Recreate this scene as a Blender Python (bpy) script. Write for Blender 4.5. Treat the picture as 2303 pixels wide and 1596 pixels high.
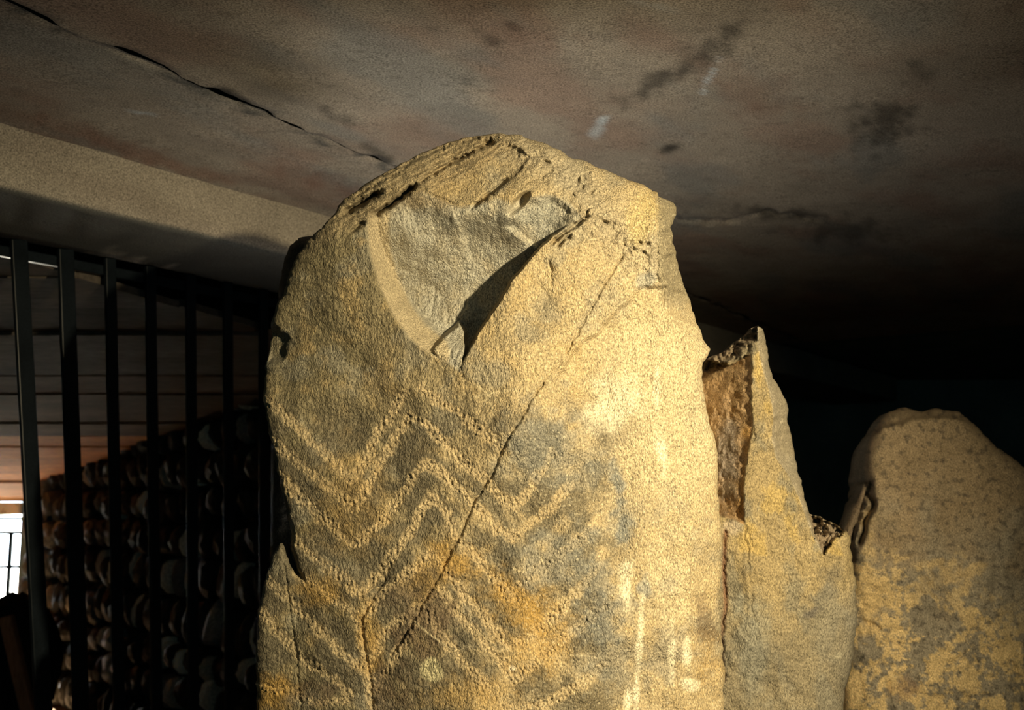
import bpy, math, random
import numpy as np
from mathutils import Vector, Matrix
random.seed(7)
for o in list(bpy.data.objects): bpy.data.objects.remove(o)
SC = bpy.context.scene; COL = SC.collection

# ------------------------------------------------------------ camera
W, H, F = 2303, 1596, 2500.0
CX, CY = W/2, H/2
PITCH = math.radians(8.0); EYE = 1.5
cam = bpy.data.cameras.new('camera'); camo = bpy.data.objects.new('camera', cam); COL.objects.link(camo)
camo.location = (0, 0, EYE); camo.rotation_euler = (math.radians(90)+PITCH, 0, 0)
cam.sensor_width = 36; cam.lens = F/W*36; cam.clip_start = .05
cam.dof.use_dof = True; cam.dof.focus_distance = 2.42; cam.dof.aperture_fstop = 4.5
SC.camera = camo
# ------------------------------------------------------------ sky
w = bpy.data.worlds.new('sky'); SC.world = w; w.use_nodes = True
bg = w.node_tree.nodes['Background']; bg.inputs[0].default_value = (.76, .90, 1.0, 1); bg.inputs[1].default_value = 17.0
# ------------------------------------------------------------ lights
def aim(o, tgt): o.rotation_euler = (Vector(tgt)-o.location).to_track_quat('-Z', 'Y').to_euler()
L = bpy.data.lights.new('hand_lamp', 'SPOT'); L.energy = 640; L.color = (1, .82, .50); L.shadow_soft_size = .028
L.spot_size = math.radians(70); L.spot_blend = 1.0
lo = bpy.data.objects.new('hand_lamp', L); COL.objects.link(lo); lo.location = (1.3, .15, 2.12); aim(lo, (.28, 2.4, 1.55))
A = bpy.data.lights.new('ceiling_fill', 'AREA'); A.shape = 'RECTANGLE'; A.size = 1.0; A.size_y = .5; A.energy = 9.0; A.color = (1.0, .93, .82)  # added unseen fill lamp, aimed up to brighten the ceiling
ao = bpy.data.objects.new('ceiling_fill', A); COL.objects.link(ao); ao.location = (-.3, 3.35, .95); aim(ao, (0, 3.3, 2.7)); A.spread = math.radians(122)
S_ = bpy.data.lights.new('sun', 'SUN'); S_.energy = 190; S_.color = (1, .93, .8); S_.angle = math.radians(.6)
K = bpy.data.lights.new('cool_fill', 'AREA'); K.shape = 'RECTANGLE'; K.size = 5; K.size_y = 2; K.energy = 12.0; K.color = (.45, .9, 1.0)  # added unseen cool fill behind the camera, lifts the blacks
ko = bpy.data.objects.new('cool_fill', K); COL.objects.link(ko); ko.location = (0, -3.7, 1.5); aim(ko, (0, 4, 1.6))
so = bpy.data.objects.new('sun', S_); COL.objects.link(so); so.rotation_euler = Vector((.58, -.70, -.42)).to_track_quat('-Z', 'Y').to_euler()
SC.view_settings.view_transform = 'Standard'; SC.view_settings.look = 'None'; SC.view_settings.gamma = 1
SC.view_settings.exposure = 0.0; SC.view_settings.use_curve_mapping = False

# ------------------------------------------------------------ numeric helpers
CP, SP = math.cos(PITCH), math.sin(PITCH)
def at(u, v, Y):
    """photo position + world distance Y -> world point"""
    q = (CY-np.asarray(v, float))/F; p = (np.asarray(u, float)-CX)/F
    fy = CP-q*SP; fz = SP+q*CP
    return np.stack([Y*p/fy, Y+0*p, EYE+Y*fz/fy], -1)
def at_z(u, v, z):
    q = (CY-v)/F; p = (u-CX)/F; fy = CP-q*SP; fz = SP+q*CP
    t = (z-EYE)/fz
    return Vector((t*p, t*fy, z))
def proj(P):
    x, y, z = P[..., 0], P[..., 1], P[..., 2]-EYE
    d = y*CP+z*SP; up = -y*SP+z*CP
    d = np.where(d < .05, .05, d)
    return CX+F*x/d, CY-F*up/d
def _hash(ix, iy, s):
    h = (ix.astype(np.int64)*374761393 + iy.astype(np.int64)*668265263 + s*974711) & 0xffffffff
    h = ((h ^ (h >> 13))*1274126177) & 0xffffffff
    h = h ^ (h >> 16)
    return h
def noise(x, y, s=0):
    x = np.asarray(x, float); y = np.asarray(y, float)
    ix = np.floor(x); iy = np.floor(y); fx = x-ix; fy = y-iy
    ux = fx*fx*fx*(fx*(fx*6-15)+10); uy = fy*fy*fy*(fy*(fy*6-15)+10)
    def g(dx, dy):
        a = _hash(ix+dx, iy+dy, s)/4294967296.0*6.2831853
        return np.cos(a)*(fx-dx)+np.sin(a)*(fy-dy)
    a = g(0, 0)*(1-ux)+g(1, 0)*ux; b = g(0, 1)*(1-ux)+g(1, 1)*ux
    return (a*(1-uy)+b*uy)*1.5
def fbm(x, y, o=4, s=0, r=.5):
    t = 0; a = 1
    for k in range(o):
        t = t+a*noise(x*2**k+17.3*k, y*2**k-9.1*k, s+k); a *= r
    return t
def ss(a, b, x):
    t = np.clip((x-a)/(b-a), 0, 1); return t*t*(3-2*t)
def lerp(a, b, t): return a+(b-a)*t
def pdist(u, v, pts):
    """distance to a polyline, and signed side (positive to the right of travel in image axes)"""
    best = np.full(u.shape, 1e18); sd = np.zeros(u.shape); tt = np.zeros(u.shape)
    n = len(pts)-1
    for i in range(n):
        ax, ay = pts[i]; bx, by = pts[i+1]
        dx, dy = bx-ax, by-ay; l2 = dx*dx+dy*dy
        t = np.clip(((u-ax)*dx+(v-ay)*dy)/l2, 0, 1)
        ex = u-(ax+t*dx); ey = v-(ay+t*dy); d = ex*ex+ey*ey
        m = d < best
        best = np.where(m, d, best); sd = np.where(m, dx*ey-dy*ex, sd); tt = np.where(m, (i+t)/n, tt)
    return np.sqrt(best), np.sign(sd), tt
def inside(u, v, poly):
    c = np.zeros(u.shape, bool); n = len(poly)
    for i in range(n):
        ax, ay = poly[i]; bx, by = poly[(i+1) % n]
        if ay == by: continue
        k = ((ay > v) != (by > v)) & (u < (bx-ax)*(v-ay)/(by-ay)+ax)
        c ^= k
    return c
def psd(u, v, poly):
    d, _, _ = pdist(u, v, list(poly)+[poly[0]])
    return np.where(inside(u, v, poly), d, -d)
def rough_line(pts, amp, step=9, seed=0):
    out = []
    for i in range(len(pts)-1):
        a = np.array(pts[i], float); b = np.array(pts[i+1], float); l = np.linalg.norm(b-a); n = max(1, int(l/step))
        if a[1] > 1700 or b[1] > 1700: n = 1
        nn = np.array([-(b-a)[1], (b-a)[0]])/max(l, 1e-6)
        for k in range(n):
            p = a+(b-a)*k/n
            if a[1] < 1700 and k > 0: p = p+nn*amp*float(fbm(np.array([p[0]/26.]), np.array([p[1]/26.]), 3, seed)[0])
            out.append((p[0], p[1]))
    out.append(tuple(pts[-1])); return out

# ------------------------------------------------------------ scene-object helpers
def tag(o, label=None, cat=None, group=None, kind=None):
    if label: o['label'] = label
    if cat: o['category'] = cat
    if group: o['group'] = group
    if kind: o['kind'] = kind
    return o
def empty(name, loc=(0, 0, 0)):
    o = bpy.data.objects.new(name, None); COL.objects.link(o); o.location = loc; return o
def mesh_obj(name, V, faces, mat, parent=None, loc=(0, 0, 0), col=None, smooth=False):
    V = np.asarray(V, float)-np.asarray(loc, float)
    me = bpy.data.meshes.new(name)
    if isinstance(faces, np.ndarray):
        k = faces.shape[1]
        me.vertices.add(len(V)); me.vertices.foreach_set('co', V.astype(np.float32).ravel())
        me.loops.add(faces.size); me.loops.foreach_set('vertex_index', faces.astype(np.int32).ravel())
        me.polygons.add(len(faces)); me.polygons.foreach_set('loop_start', np.arange(0, faces.size, k, dtype=np.int32))
        me.update(calc_edges=True); me.validate()
    else:
        me.from_pydata(V.tolist(), [], faces); me.update()
    if smooth: me.polygons.foreach_set('use_smooth', np.ones(len(me.polygons), bool))
    if col is not None:
        at_ = me.color_attributes.new('Col', 'FLOAT_COLOR', 'POINT')
        c = np.ones((len(V), 4), np.float32); c[:, :3] = col
        at_.data.foreach_set('color', c.ravel())
    me.materials.append(mat)
    o = bpy.data.objects.new(name, me); COL.objects.link(o)
    if parent: o.parent = parent; o.location = Vector(loc)-parent.matrix_basis.translation
    else: o.location = loc
    return o
def box_faces(b=0):
    return [[b, b+3, b+2, b+1], [b+4, b+5, b+6, b+7], [b, b+1, b+5, b+4], [b+1, b+2, b+6, b+5], [b+2, b+3, b+7, b+6], [b+3, b, b+4, b+7]]
def prism(bot, top):   # two quads, same winding (counter-clockwise from above)
    return [tuple(p) for p in bot]+[tuple(p) for p in top], box_faces()

# ------------------------------------------------------------ materials
def N(nt, t, **kw):
    n = nt.nodes.new(t)
    for k, v in kw.items(): setattr(n, k, v)
    return n
def surf_mat(name, color=None, attr=False, grain=(260, .35), blotch=(9, .25), bump=(300, .6, .0012), rough=.85, spec=.25, stretch=(1, 1, 1), tint=(1, 1, 1), rand=0):
    m = bpy.data.materials.new(name); m.use_nodes = True; nt = m.node_tree; B = nt.nodes['Principled BSDF']; lk = nt.links.new
    tc = N(nt, 'ShaderNodeTexCoord'); mp = N(nt, 'ShaderNodeMapping'); lk(tc.outputs['Object'], mp.inputs[0]); mp.inputs['Scale'].default_value = stretch
    if attr:
        a = N(nt, 'ShaderNodeAttribute'); a.attribute_name = 'Col'; base = a.outputs['Color']
    else:
        a = N(nt, 'ShaderNodeRGB'); a.outputs[0].default_value = (*color, 1); base = a.outputs[0]
    def mult(base, scale, amt, det):
        n = N(nt, 'ShaderNodeTexNoise'); n.inputs['Scale'].default_value = scale; n.inputs['Detail'].default_value = det; n.inputs['Roughness'].default_value = .6
        lk(mp.outputs[0], n.inputs['Vector'])
        r = N(nt, 'ShaderNodeMapRange'); r.inputs['From Min'].default_value = .28; r.inputs['From Max'].default_value = .72
        r.inputs['To Min'].default_value = 1-amt; r.inputs['To Max'].default_value = 1+amt; lk(n.outputs['Fac'], r.inputs['Value'])
        x = N(nt, 'ShaderNodeVectorMath', operation='SCALE'); lk(base, x.inputs[0]); lk(r.outputs[0], x.inputs['Scale']); return x.outputs[0]
    base = mult(base, grain[0], grain[1], 2); base = mult(base, blotch[0], blotch[1], 4)
    if rand:
        oi = N(nt, 'ShaderNodeObjectInfo'); r = N(nt, 'ShaderNodeMapRange'); r.inputs['To Min'].default_value = 1-rand; r.inputs['To Max'].default_value = 1+rand
        lk(oi.outputs['Random'], r.inputs['Value']); x = N(nt, 'ShaderNodeVectorMath', operation='SCALE'); lk(base, x.inputs[0]); lk(r.outputs[0], x.inputs['Scale']); base = x.outputs[0]
    lk(base, B.inputs['Base Color'])
    B.inputs['Roughness'].default_value = rough; B.inputs['Specular IOR Level'].default_value = spec
    n = N(nt, 'ShaderNodeTexNoise'); n.inputs['Scale'].default_value = bump[0]; n.inputs['Detail'].default_value = 3; lk(mp.outputs[0], n.inputs['Vector'])
    bp = N(nt, 'ShaderNodeBump'); bp.inputs['Strength'].default_value = bump[1]; bp.inputs['Distance'].default_value = bump[2]
    lk(n.outputs['Fac'], bp.inputs['Height']); lk(bp.outputs[0], B.inputs['Normal'])
    return m
M = {}
M['stone'] = surf_mat('carved_stone', attr=True, grain=(330, .62), blotch=(7, .12), bump=(300, 1.0, .0045), rough=.8, spec=.3, stretch=(1, 1, .6))
M['stone_side'] = surf_mat('side_stone', attr=True, grain=(300, .6), blotch=(9, .2), bump=(260, 1.0, .004), rough=.82, spec=.25, stretch=(1, 1, .6))
M['concrete'] = surf_mat('ceiling_concrete', attr=True, grain=(190, .6), blotch=(3.0, .16), bump=(90, .5, .002), rough=.9, spec=.15)
M['concrete_plain'] = surf_mat('wall_concrete', (.17, .215, .195), grain=(170, .4), blotch=(2.5, .25), bump=(80, .5, .002), rough=.9, spec=.1)
M['earth'] = surf_mat('earth_floor', (.30, .18, .085), grain=(60, .4), blotch=(4, .3), bump=(50, .8, .01), rough=.95, spec=.1)
M['outside'] = surf_mat('gravel_outside', (.55, .52, .44), grain=(40, .3), blotch=(2, .2), bump=(40, .8, .01), rough=.95)
M['board'] = surf_mat('passage_board', (.50, .20, .05), grain=(60, .3), blotch=(5, .3), bump=(60, .5, .003), rough=.8, stretch=(.25, 1, 1), rand=.25)
M['board_shaded_grey'] = surf_mat('shaded_grey_board', (.075, .062, .05), grain=(60, .3), blotch=(5, .3), bump=(60, .5, .003), rough=.85, stretch=(.25, 1, 1), rand=.3)
M['board_shaded_brown'] = surf_mat('shaded_brown_board', (.11, .068, .04), grain=(60, .3), blotch=(5, .4), bump=(60, .5, .003), rough=.85, stretch=(.25, 1, 1), rand=.3)
M['steel'] = surf_mat('dark_painted_steel', (.007, .010, .013), grain=(120, .2), blotch=(6, .3), bump=(120, .2, .0006), rough=.35, spec=.12)
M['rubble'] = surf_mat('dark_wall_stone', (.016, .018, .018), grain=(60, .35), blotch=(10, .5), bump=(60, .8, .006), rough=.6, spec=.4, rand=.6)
M['rubble_pale_lit'] = surf_mat('pale_lit_stone', (.80, .76, .64), grain=(60, .4), blotch=(14, .55), bump=(60, .8, .006), rough=.7, spec=.4, rand=.5)
M['rubble_daylit'] = surf_mat('grey_daylit_stone', (.19, .205, .20), grain=(60, .4), blotch=(14, .6), bump=(60, .8, .006), rough=.65, spec=.4, rand=.5)
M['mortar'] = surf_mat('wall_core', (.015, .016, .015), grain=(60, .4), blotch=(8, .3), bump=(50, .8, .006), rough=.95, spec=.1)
M['timber'] = surf_mat('brown_post', (.34, .17, .09), grain=(90, .3), blotch=(6, .3), bump=(70, .6, .003), rough=.8, stretch=(1, 1, .15))
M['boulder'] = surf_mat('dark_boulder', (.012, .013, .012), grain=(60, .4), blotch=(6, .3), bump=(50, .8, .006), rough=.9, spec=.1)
M['strand'] = surf_mat('pale_strand', (.3, .3, .28), grain=(90, .1), blotch=(5, .1), rough=.6)
M['rock_dark'] = surf_mat('shaded_stone', (.05, .045, .035), grain=(200, .4), blotch=(8, .3), bump=(120, .9, .004), rough=.9, spec=.1)

# ------------------------------------------------------------ relief stone: dense shaped front, rounded sides, closed back
def relief_stone(name, outline, Y0, depth, color, mat, step=2.5, thick=.34, parent=None, back_col=(.2, .17, .12), amp=3, seed=1):
    poly = rough_line(list(outline)+[outline[0]], amp, 9, seed)[:-1]
    pa = np.array(poly)
    u0, u1 = pa[:, 0].min(), pa[:, 0].max(); v0, v1 = pa[:, 1].min(), pa[:, 1].max()
    us = np.arange(u0-step, min(u1+2*step, 2400), step)
    if u1+step > 2400: us = np.concatenate([us, np.arange(2400, u1+30, 15)])
    vs = list(np.arange(v0-step, 1625, step)); x = step
    while vs[-1] < v1+40:
        x = min(x*1.25, 50); vs.append(vs[-1]+x)
    vs = np.array(vs)
    U, V = np.meshgrid(us, vs); nv, nu = U.shape
    sd = psd(U, V, poly)
    stepv = np.gradient(vs)[:, None]*np.ones_like(U); stepu = np.gradient(us)[None, :]*np.ones_like(U)
    lim = .62*np.maximum(stepv, stepu)
    near = np.abs(sd) < lim
    # snap close vertices on the outline
    idx = np.argwhere(near); pu = U[near]; pv = V[near]
    bu = pu.copy(); bv = pv.copy(); best = np.full(pu.shape, 1e18)
    for i in range(len(poly)):
        ax, ay = poly[i]; bx, by = poly[(i+1) % len(poly)]; dx, dy = bx-ax, by-ay; l2 = dx*dx+dy*dy+1e-9
        t = np.clip(((pu-ax)*dx+(pv-ay)*dy)/l2, 0, 1); cx_, cy_ = ax+t*dx, ay+t*dy; d = (pu-cx_)**2+(pv-cy_)**2; m = d < best
        best = np.where(m, d, best); bu = np.where(m, cx_, bu); bv = np.where(m, cy_, bv)
    U = U.copy(); V = V.copy(); U[near] = bu; V[near] = bv
    ok = (sd > 0) | near
    q = ok[:-1, :-1] & ok[1:, :-1] & ok[:-1, 1:] & ok[1:, 1:]
    # keep only quads having at least one strictly inside corner
    ins = (sd > lim)
    q &= (ins[:-1, :-1] | ins[1:, :-1] | ins[:-1, 1:] | ins[1:, 1:])
    ids = np.arange(nv*nu).reshape(nv, nu)
    quads = np.stack([ids[:-1, :-1], ids[1:, :-1], ids[1:, 1:], ids[:-1, 1:]], -1)[q]   # faces the camera
    used = np.unique(quads); remap = -np.ones(nv*nu, int); remap[used] = np.arange(len(used)); quads = remap[quads]
    uu = U.ravel()[used]; vv = V.ravel()[used]; sdd = np.maximum(sd.ravel()[used], 0); sdd[near.ravel()[used]] = 0
    d = depth(uu, vv, sdd); C = color(uu, vv, sdd, d)
    P = at(uu, vv, Y0+d)
    # boundary edges
    e = np.concatenate([quads[:, [0, 1]], quads[:, [1, 2]], quads[:, [2, 3]], quads[:, [3, 0]]])
    key = np.sort(e, 1); k = key[:, 0].astype(np.int64)*(len(used)+1)+key[:, 1]
    un, inv, cnt = np.unique(k, return_inverse=True, return_counts=True)
    be = e[cnt[inv] == 1]
    bverts = np.unique(be); bm_ = -np.ones(len(used), int); bm_[bverts] = np.arange(len(bverts)); nb = len(bverts)
    c2 = np.array([uu.mean(), 0]);
    rings = [(0.10, .0), (.45, .004), (.78, .05), (.95, .22), (1.0, .55), (1.0, .97)]
    Ps = [P]; Cs = [C]; off = len(P); prev = bverts; allq = [quads]
    cxw = P[:, 0].mean(); czw = P[:, 2].mean()
    yb = (Y0+d).mean()
    for i, (t, sh) in enumerate(rings):
        R = P[bverts].copy()
        R[:, 1] = R[:, 1]+(yb+thick-R[:, 1])*t
        R[:, 0] = lerp(R[:, 0], cxw, sh); R[:, 2] = lerp(R[:, 2], czw, sh)
        R += .006*(1 if t > .2 else .3)*np.stack([fbm(R[:, 2]*14, R[:, 1]*14, 3, seed+5), 0*R[:, 0], fbm(R[:, 0]*14, R[:, 1]*14, 3, seed+9)], -1)
        Ps.append(R); Cs.append(np.tile(np.array(back_col), (nb, 1)))
        def rm(x, first): return x if first else None
        a = be[:, 0]; b = be[:, 1]
        if i == 0: A0, B0 = a, b
        else: A0, B0 = off-nb+bm_[a], off-nb+bm_[b]
        A1, B1 = off+bm_[a], off+bm_[b]
        allq.append(np.stack([B0, A0, A1, B1], -1)); off += nb
    P = np.concatenate(Ps); C = np.concatenate(Cs); Q = np.concatenate(allq)
    P[:, 2] = np.maximum(P[:, 2], -.03)
    base = (float(cxw), float(Y0+thick*.5), 0.0)
    return mesh_obj(name, P, Q, mat, parent, base, np.clip(C, 0, 1), smooth=True)
def mix(c, k, m): return c*(1-m[:, None])+np.asarray(k, float)[None, :]*m[:, None]
def blob(u, v, cu, cv, ru, rv, rot=0, soft=.6, warp=.35, s=3):
    a = math.radians(rot); x = (u-cu)*math.cos(a)+(v-cv)*math.sin(a); y = -(u-cu)*math.sin(a)+(v-cv)*math.cos(a)
    r = np.sqrt((x/ru)**2+(y/rv)**2)+warp*fbm(u/38+cu, v/38+cv, 4, s)
    return 1-ss(1-soft, 1+soft*.4, r)

# ============================================================ SETTING
ZC = 2.7
E0 = at_z(0, 280, ZC); E1 = at_z(740, 490, ZC)
BD = (E1-E0); BD.z = 0; BD.normalize(); BN = Vector((-BD.y, BD.x, 0))       # along the beam, and away from the camera
if BN.y < 0: BN = -BN
ZB = 2.50; BWID = .62
def beam(s, n, z): p = E0+BD*s+BN*n; return (p.x, p.y, z)
# ceiling: two poured slabs with a recessed joint between them
J0 = at_z(260, 110, ZC); J1 = at_z(870, 370, ZC)
JD = (J1-J0); JD.z = 0; JD.normalize(); JN = Vector((JD.y, -JD.x, 0))      # towards the right of the joint
ceil = empty('ceiling', (0, 0, ZC)); tag(ceil, kind='structure')
def ceil_panel(a0, a1, b0, b1, st, dz, seed):
    sa = np.arange(a0, a1+1e-6, st); sb = np.arange(b0, b1+1e-6, st)
    S, T = np.meshgrid(sa, sb); na = len(sa); nb_ = len(sb)
    ed = fbm(S*4, S*0+seed, 4, 5)*.016
    Tt = T.copy()
    near0 = np.abs(T) < .3
    Tt = T+ed*np.exp(-(np.abs(T)/.05)**2)
    X = J0.x+JD.x*S+JN.x*Tt; Y = J0.y+JD.y*S+JN.y*Tt
    P0 = np.stack([X, Y, 0*X+ZC], -1); u, v = proj(P0)
    lip = np.exp(-(np.abs(T)/.02)**2)*ss(-.4, .5, fbm(S*5, S*0+4, 4, 62))
    bs = .0011*np.sin(T/.23*6.283+2*fbm(S*.6, T*2, 2, 9))*ss(-.3, .4, fbm(S*.7, T*1.1, 2, 19))+.003*fbm(X*3, Y*3, 4, 4)
    crk, _, _ = pdist(u+6*fbm(u/30, v/30, 3, 2), v+6*fbm(u/30+9, v/30, 3, 3), [(1500, 486), (1540, 496), (1600, 502), (1680, 492), (1730, 478), (1790, 486), (1860, 500)])
    bs = bs+.02*np.exp(-(crk/5)**2)+.012*lip
    # stains that belong to the concrete
    c = np.tile(np.array([.30, .262, .21]), (X.size, 1)).reshape(nb_, na, 3).reshape(-1, 3)
    u = u.ravel(); v = v.ravel(); s_ = S.ravel(); t_ = T.ravel()
    red = ss(-.05, .8, fbm(s_*1.5, t_*3.0, 5, 31)+.1); c = mix(c, (.25, .17, .13), .6*red)
    gry = ss(.05, .7, fbm(s_*1.1+5, t_*3.0, 4, 41)); c = mix(c, (.20, .205, .19), .6*gry)
    spk = ss(.38, .62, fbm(X.ravel()*22, Y.ravel()*22, 3, 51)); c = mix(c, (.08, .07, .06), .22*spk)
    jd = np.exp(-(np.abs(t_+.015+.05*fbm(s_*6, t_*6, 3, 63))/.026)**2)*ss(-.4, .5, fbm(s_*5, t_*5, 3, 61)+.15); c = mix(c, (.06, .065, .065), .8*jd)
    for (cu, cv, ru, rv, rot, k) in [(1630, 90, 70, 26, -55, .7), (1470, 190, 95, 22, -30, .75), (1580, 130, 60, 30, -30, .5), (1505, 333, 20, 12, -10, .95), (1990, 280, 70, 60, 10, .75), (1750, 480, 110, 16, 3, .75),
                                     (2060, 165, 40, 30, 0, .5), (520, 215, 40, 14, 25, .7), (1900, 520, 120, 30, 5, .6), (1050, 185, 30, 14, 20, .35), (1110, 90, 24, 10, 0, .6), (1160, 60, 20, 10, 20, .6), (1110, 100, 18, 10, 20, .5), (1070, 68, 16, 10, 20, .5), (770, 265, 60, 12, 25, .5), (840, 340, 50, 12, 28, .6)]:
        c = mix(c, (.05, .045, .038), k*blob(u, v, cu, cv, ru, rv, rot, .9, .8, 71))
    for (cu, cv, ru, rv, rot, k) in [(1602, 165, 34, 7, -60, 1.0), (1582, 208, 12, 8, -60, .7), (1340, 290, 40, 14, -35, .6), (1362, 265, 16, 8, -20, .7), (318, 258, 26, 5, 8, .6), (1470, 12, 60, 10, 8, .2)]:
        c = mix(c, (.45, .50, .52), k*blob(u, v, cu, cv, ru, rv, rot, .8, .9, 81))
    for (cu, cv, ru, rv, rot, k) in [(1640, 180, 140, 40, 20, .0), (800, 440, 200, 26, 16, .5), (300, 340, 260, 22, 18, .55), (1200, 70, 120, 40, 0, .25), (1700, 210, 130, 50, 20, .3)]:
        c = mix(c, (.20, .10, .07), k*blob(u, v, cu, cv, ru, rv, rot, .9, .6, 91))
    P = np.stack([X, Y, ZC+dz+bs], -1).reshape(-1, 3)
    ids = np.arange(X.size).reshape(nb_, na)
    Q = np.stack([ids[:-1, :-1], ids[:-1, 1:], ids[1:, 1:], ids[1:, :-1]], -1).reshape(-1, 4)
    # slab upper side
    n0 = len(P); cor = [ids[0, 0], ids[0, -1], ids[-1, -1], ids[-1, 0]]
    top = P[cor].copy(); top[:, 2] = ZC+.3
    P = np.concatenate([P, top]); c = np.concatenate([c, np.tile([.1, .1, .1], (4, 1))])
    mesh = mesh_obj('ceiling_slab', P, Q, M['concrete'], ceil, (0, 0, ZC), c, smooth=True)
    me = mesh.data
    me.flip_normals()
    return mesh
ceil_panel(-3.4, 6.0, .002, 3.8, .014, 0, 1)
ceil_panel(-4.6, 6.0, -1.3, -.002, .014, .004, 2)
# shell over the slabs, so that no sky leaks in
def slab_box(name, x0, x1, y0, y1, z0, z1, mat, parent=None):
    V, Fc = prism([(x0, y0, z0), (x1, y0, z0), (x1, y1, z0), (x0, y1, z0)], [(x0, y0, z1), (x1, y0, z1), (x1, y1, z1), (x0, y1, z1)])
    return mesh_obj(name, V, Fc, mat, parent, ((x0+x1)/2, (y0+y1)/2, z0))
YD = 10.5
slab_box('ceiling_shell', -7.2, 6.2, -4.2, YD+.3, ZC+.035, ZC+.25, M['concrete_plain'], ceil)
tag(slab_box('floor', -7.2, 6.2, -4.2, YD+.3, -.2, 0, M['earth']), kind='structure')
tag(slab_box('wall_right', 6.0, 6.2, -4.0, YD, 0, ZC+.04, M['concrete_plain']), kind='structure')
tag(slab_box('wall_left', -7.2, -7.0, -4.0, YD, 0, ZC+.04, M['concrete_plain']), kind='structure')
tag(slab_box('wall_rear', -7.2, 6.2, -4.2, -4.0, 0, ZC+.04, M['concrete_plain']), kind='structure')
# far wall with the entrance opening
DX0, DX1, DZ = -5.45, -4.585, 1.46
wf = empty('wall_far', (0, YD, 0)); tag(wf, kind='structure')
slab_box('wall_piece', DX1, 6.2, YD, YD+.3, 0, ZC+.04, M['concrete_plain'], wf)
slab_box('wall_piece', -7.2, DX0, YD, YD+.3, 0, ZC+.04, M['concrete_plain'], wf)
slab_box('wall_piece', DX0, DX1, YD, YD+.3, DZ+.13, ZC+.04, M['concrete_plain'], wf)
lx = DX0
for i, wd in enumerate((.28, .17, .2, .215)):
    slab_box('lintel_stone', lx+.004, lx+wd-.004, YD-.05+.01*(i % 2), YD+.3, DZ+.0+.01*(i % 2), DZ+.125, M['rubble_pale_lit'], wf); lx += wd
tag(slab_box('ground_outside', -16, 4, YD+.3, 30, -.25, -.02, M['outside']), kind='structure')
# downstand concrete beam
V, Fc = prism([beam(-4.5, 0, ZB), beam(8.5, 0, ZB), beam(8.5, BWID, ZB), beam(-4.5, BWID, ZB)], [beam(-4.5, 0, ZC+.01), beam(8.5, 0, ZC+.01), beam(8.5, BWID, ZC+.01), beam(-4.5, BWID, ZC+.01)])
def beam_grid():
    # front face and soffit as one relief sheet, closed by the back
    S = np.arange(-4.5, 8.5, .03); prof = [(0, ZC+.01), (0, ZC-.03), (0, ZC-.06), (0, ZC-.1), (0, ZC-.14), (0.001, ZB+.012), (.012, ZB), (.06, ZB), (.12, ZB), (.2, ZB), (.28, ZB), (.36, ZB), (.44, ZB), (.52, ZB), (.6, ZB), (BWID, ZB+.012), (BWID, ZC+.01)]
    VV = []; CC = []
    for (n, z) in prof:
        P = np.stack([E0.x+BD.x*S+BN.x*n, E0.y+BD.y*S+BN.y*n, 0*S+z], -1); r = fbm(S*3, S*0+n*7+z*9, 4, 3)*.004
        P[:, 2] += r; P[:, 0] -= BN.x*r; P[:, 1] -= BN.y*r
        VV.append(P); u, v = proj(P)
        c = np.tile(np.array([.27, .24, .195]), (len(S), 1))
        c = mix(c, (.2, .17, .14), .5*ss(-.1, .6, fbm(S*1.5, S*0+n*3+z*5, 4, 13)))
        if z < ZB+.005: c = mix(np.tile(np.array([.11, .11, .10]), (len(S), 1)), (.72, .66, .56), blob(u, v, 280, 608, 115, 30, 12, .5, .5, 15))  # soffit's shade put into its darker colour, with a pale patch
        CC.append(c)
    P = np.concatenate(VV); C = np.concatenate(CC); n = len(S); k = len(prof)
    ids = np.arange(n*k).reshape(k, n)
    Q = np.stack([ids[:-1, :-1], ids[1:, :-1], ids[1:, 1:], ids[:-1, 1:]], -1).reshape(-1, 4)
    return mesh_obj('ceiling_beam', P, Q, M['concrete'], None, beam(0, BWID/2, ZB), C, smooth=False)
tag(beam_grid(), kind='structure')
# sloping boarded ceiling over the entrance passage
pc = empty('ceiling_passage', (-3.5, 7.5, 1.6)); tag(pc, kind='structure')
nb_ = 17; ys = np.linspace(3.9, YD, nb_+1)
for i in range(nb_):
    ya, yb_ = ys[i]+.006, ys[i+1]-.006
    zf = lambda y: lerp(2.47, DZ+.13, (y-3.9)/(YD-3.9))
    d = random.uniform(-.012, .012); xr = -1.2 if ya > 6.3 else -1.4
    # each board stops at the beam's rear face
    def xlim(y): return E0.x+BD.x*0+((y-(E0.y+BN.y*(BWID+.03)))/BD.y)*BD.x+BN.x*(BWID+.03)
    xa, xb = min(xlim(ya), 0), min(xlim(yb_), 0)
    V, Fc = prism([(-7, ya, zf(ya)+d), (xa, ya, zf(ya)+d), (xb, yb_, zf(yb_)+d), (-7, yb_, zf(yb_)+d)], [(-7, ya, zf(ya)+d+.03), (xa, ya, zf(ya)+d+.03), (xb, yb_, zf(yb_)+d+.03), (-7, yb_, zf(yb_)+d+.03)])
    if xa > -6.9: mesh_obj('ceiling_board', V, Fc, M['board'] if ya > 7.2 else (M['board_shaded_brown'] if ya > 5.6 else M['board_shaded_grey']), pc, (-3.5, ya, zf(ya)))  # boards darker away from the gate: light falloff put into their colours
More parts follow.
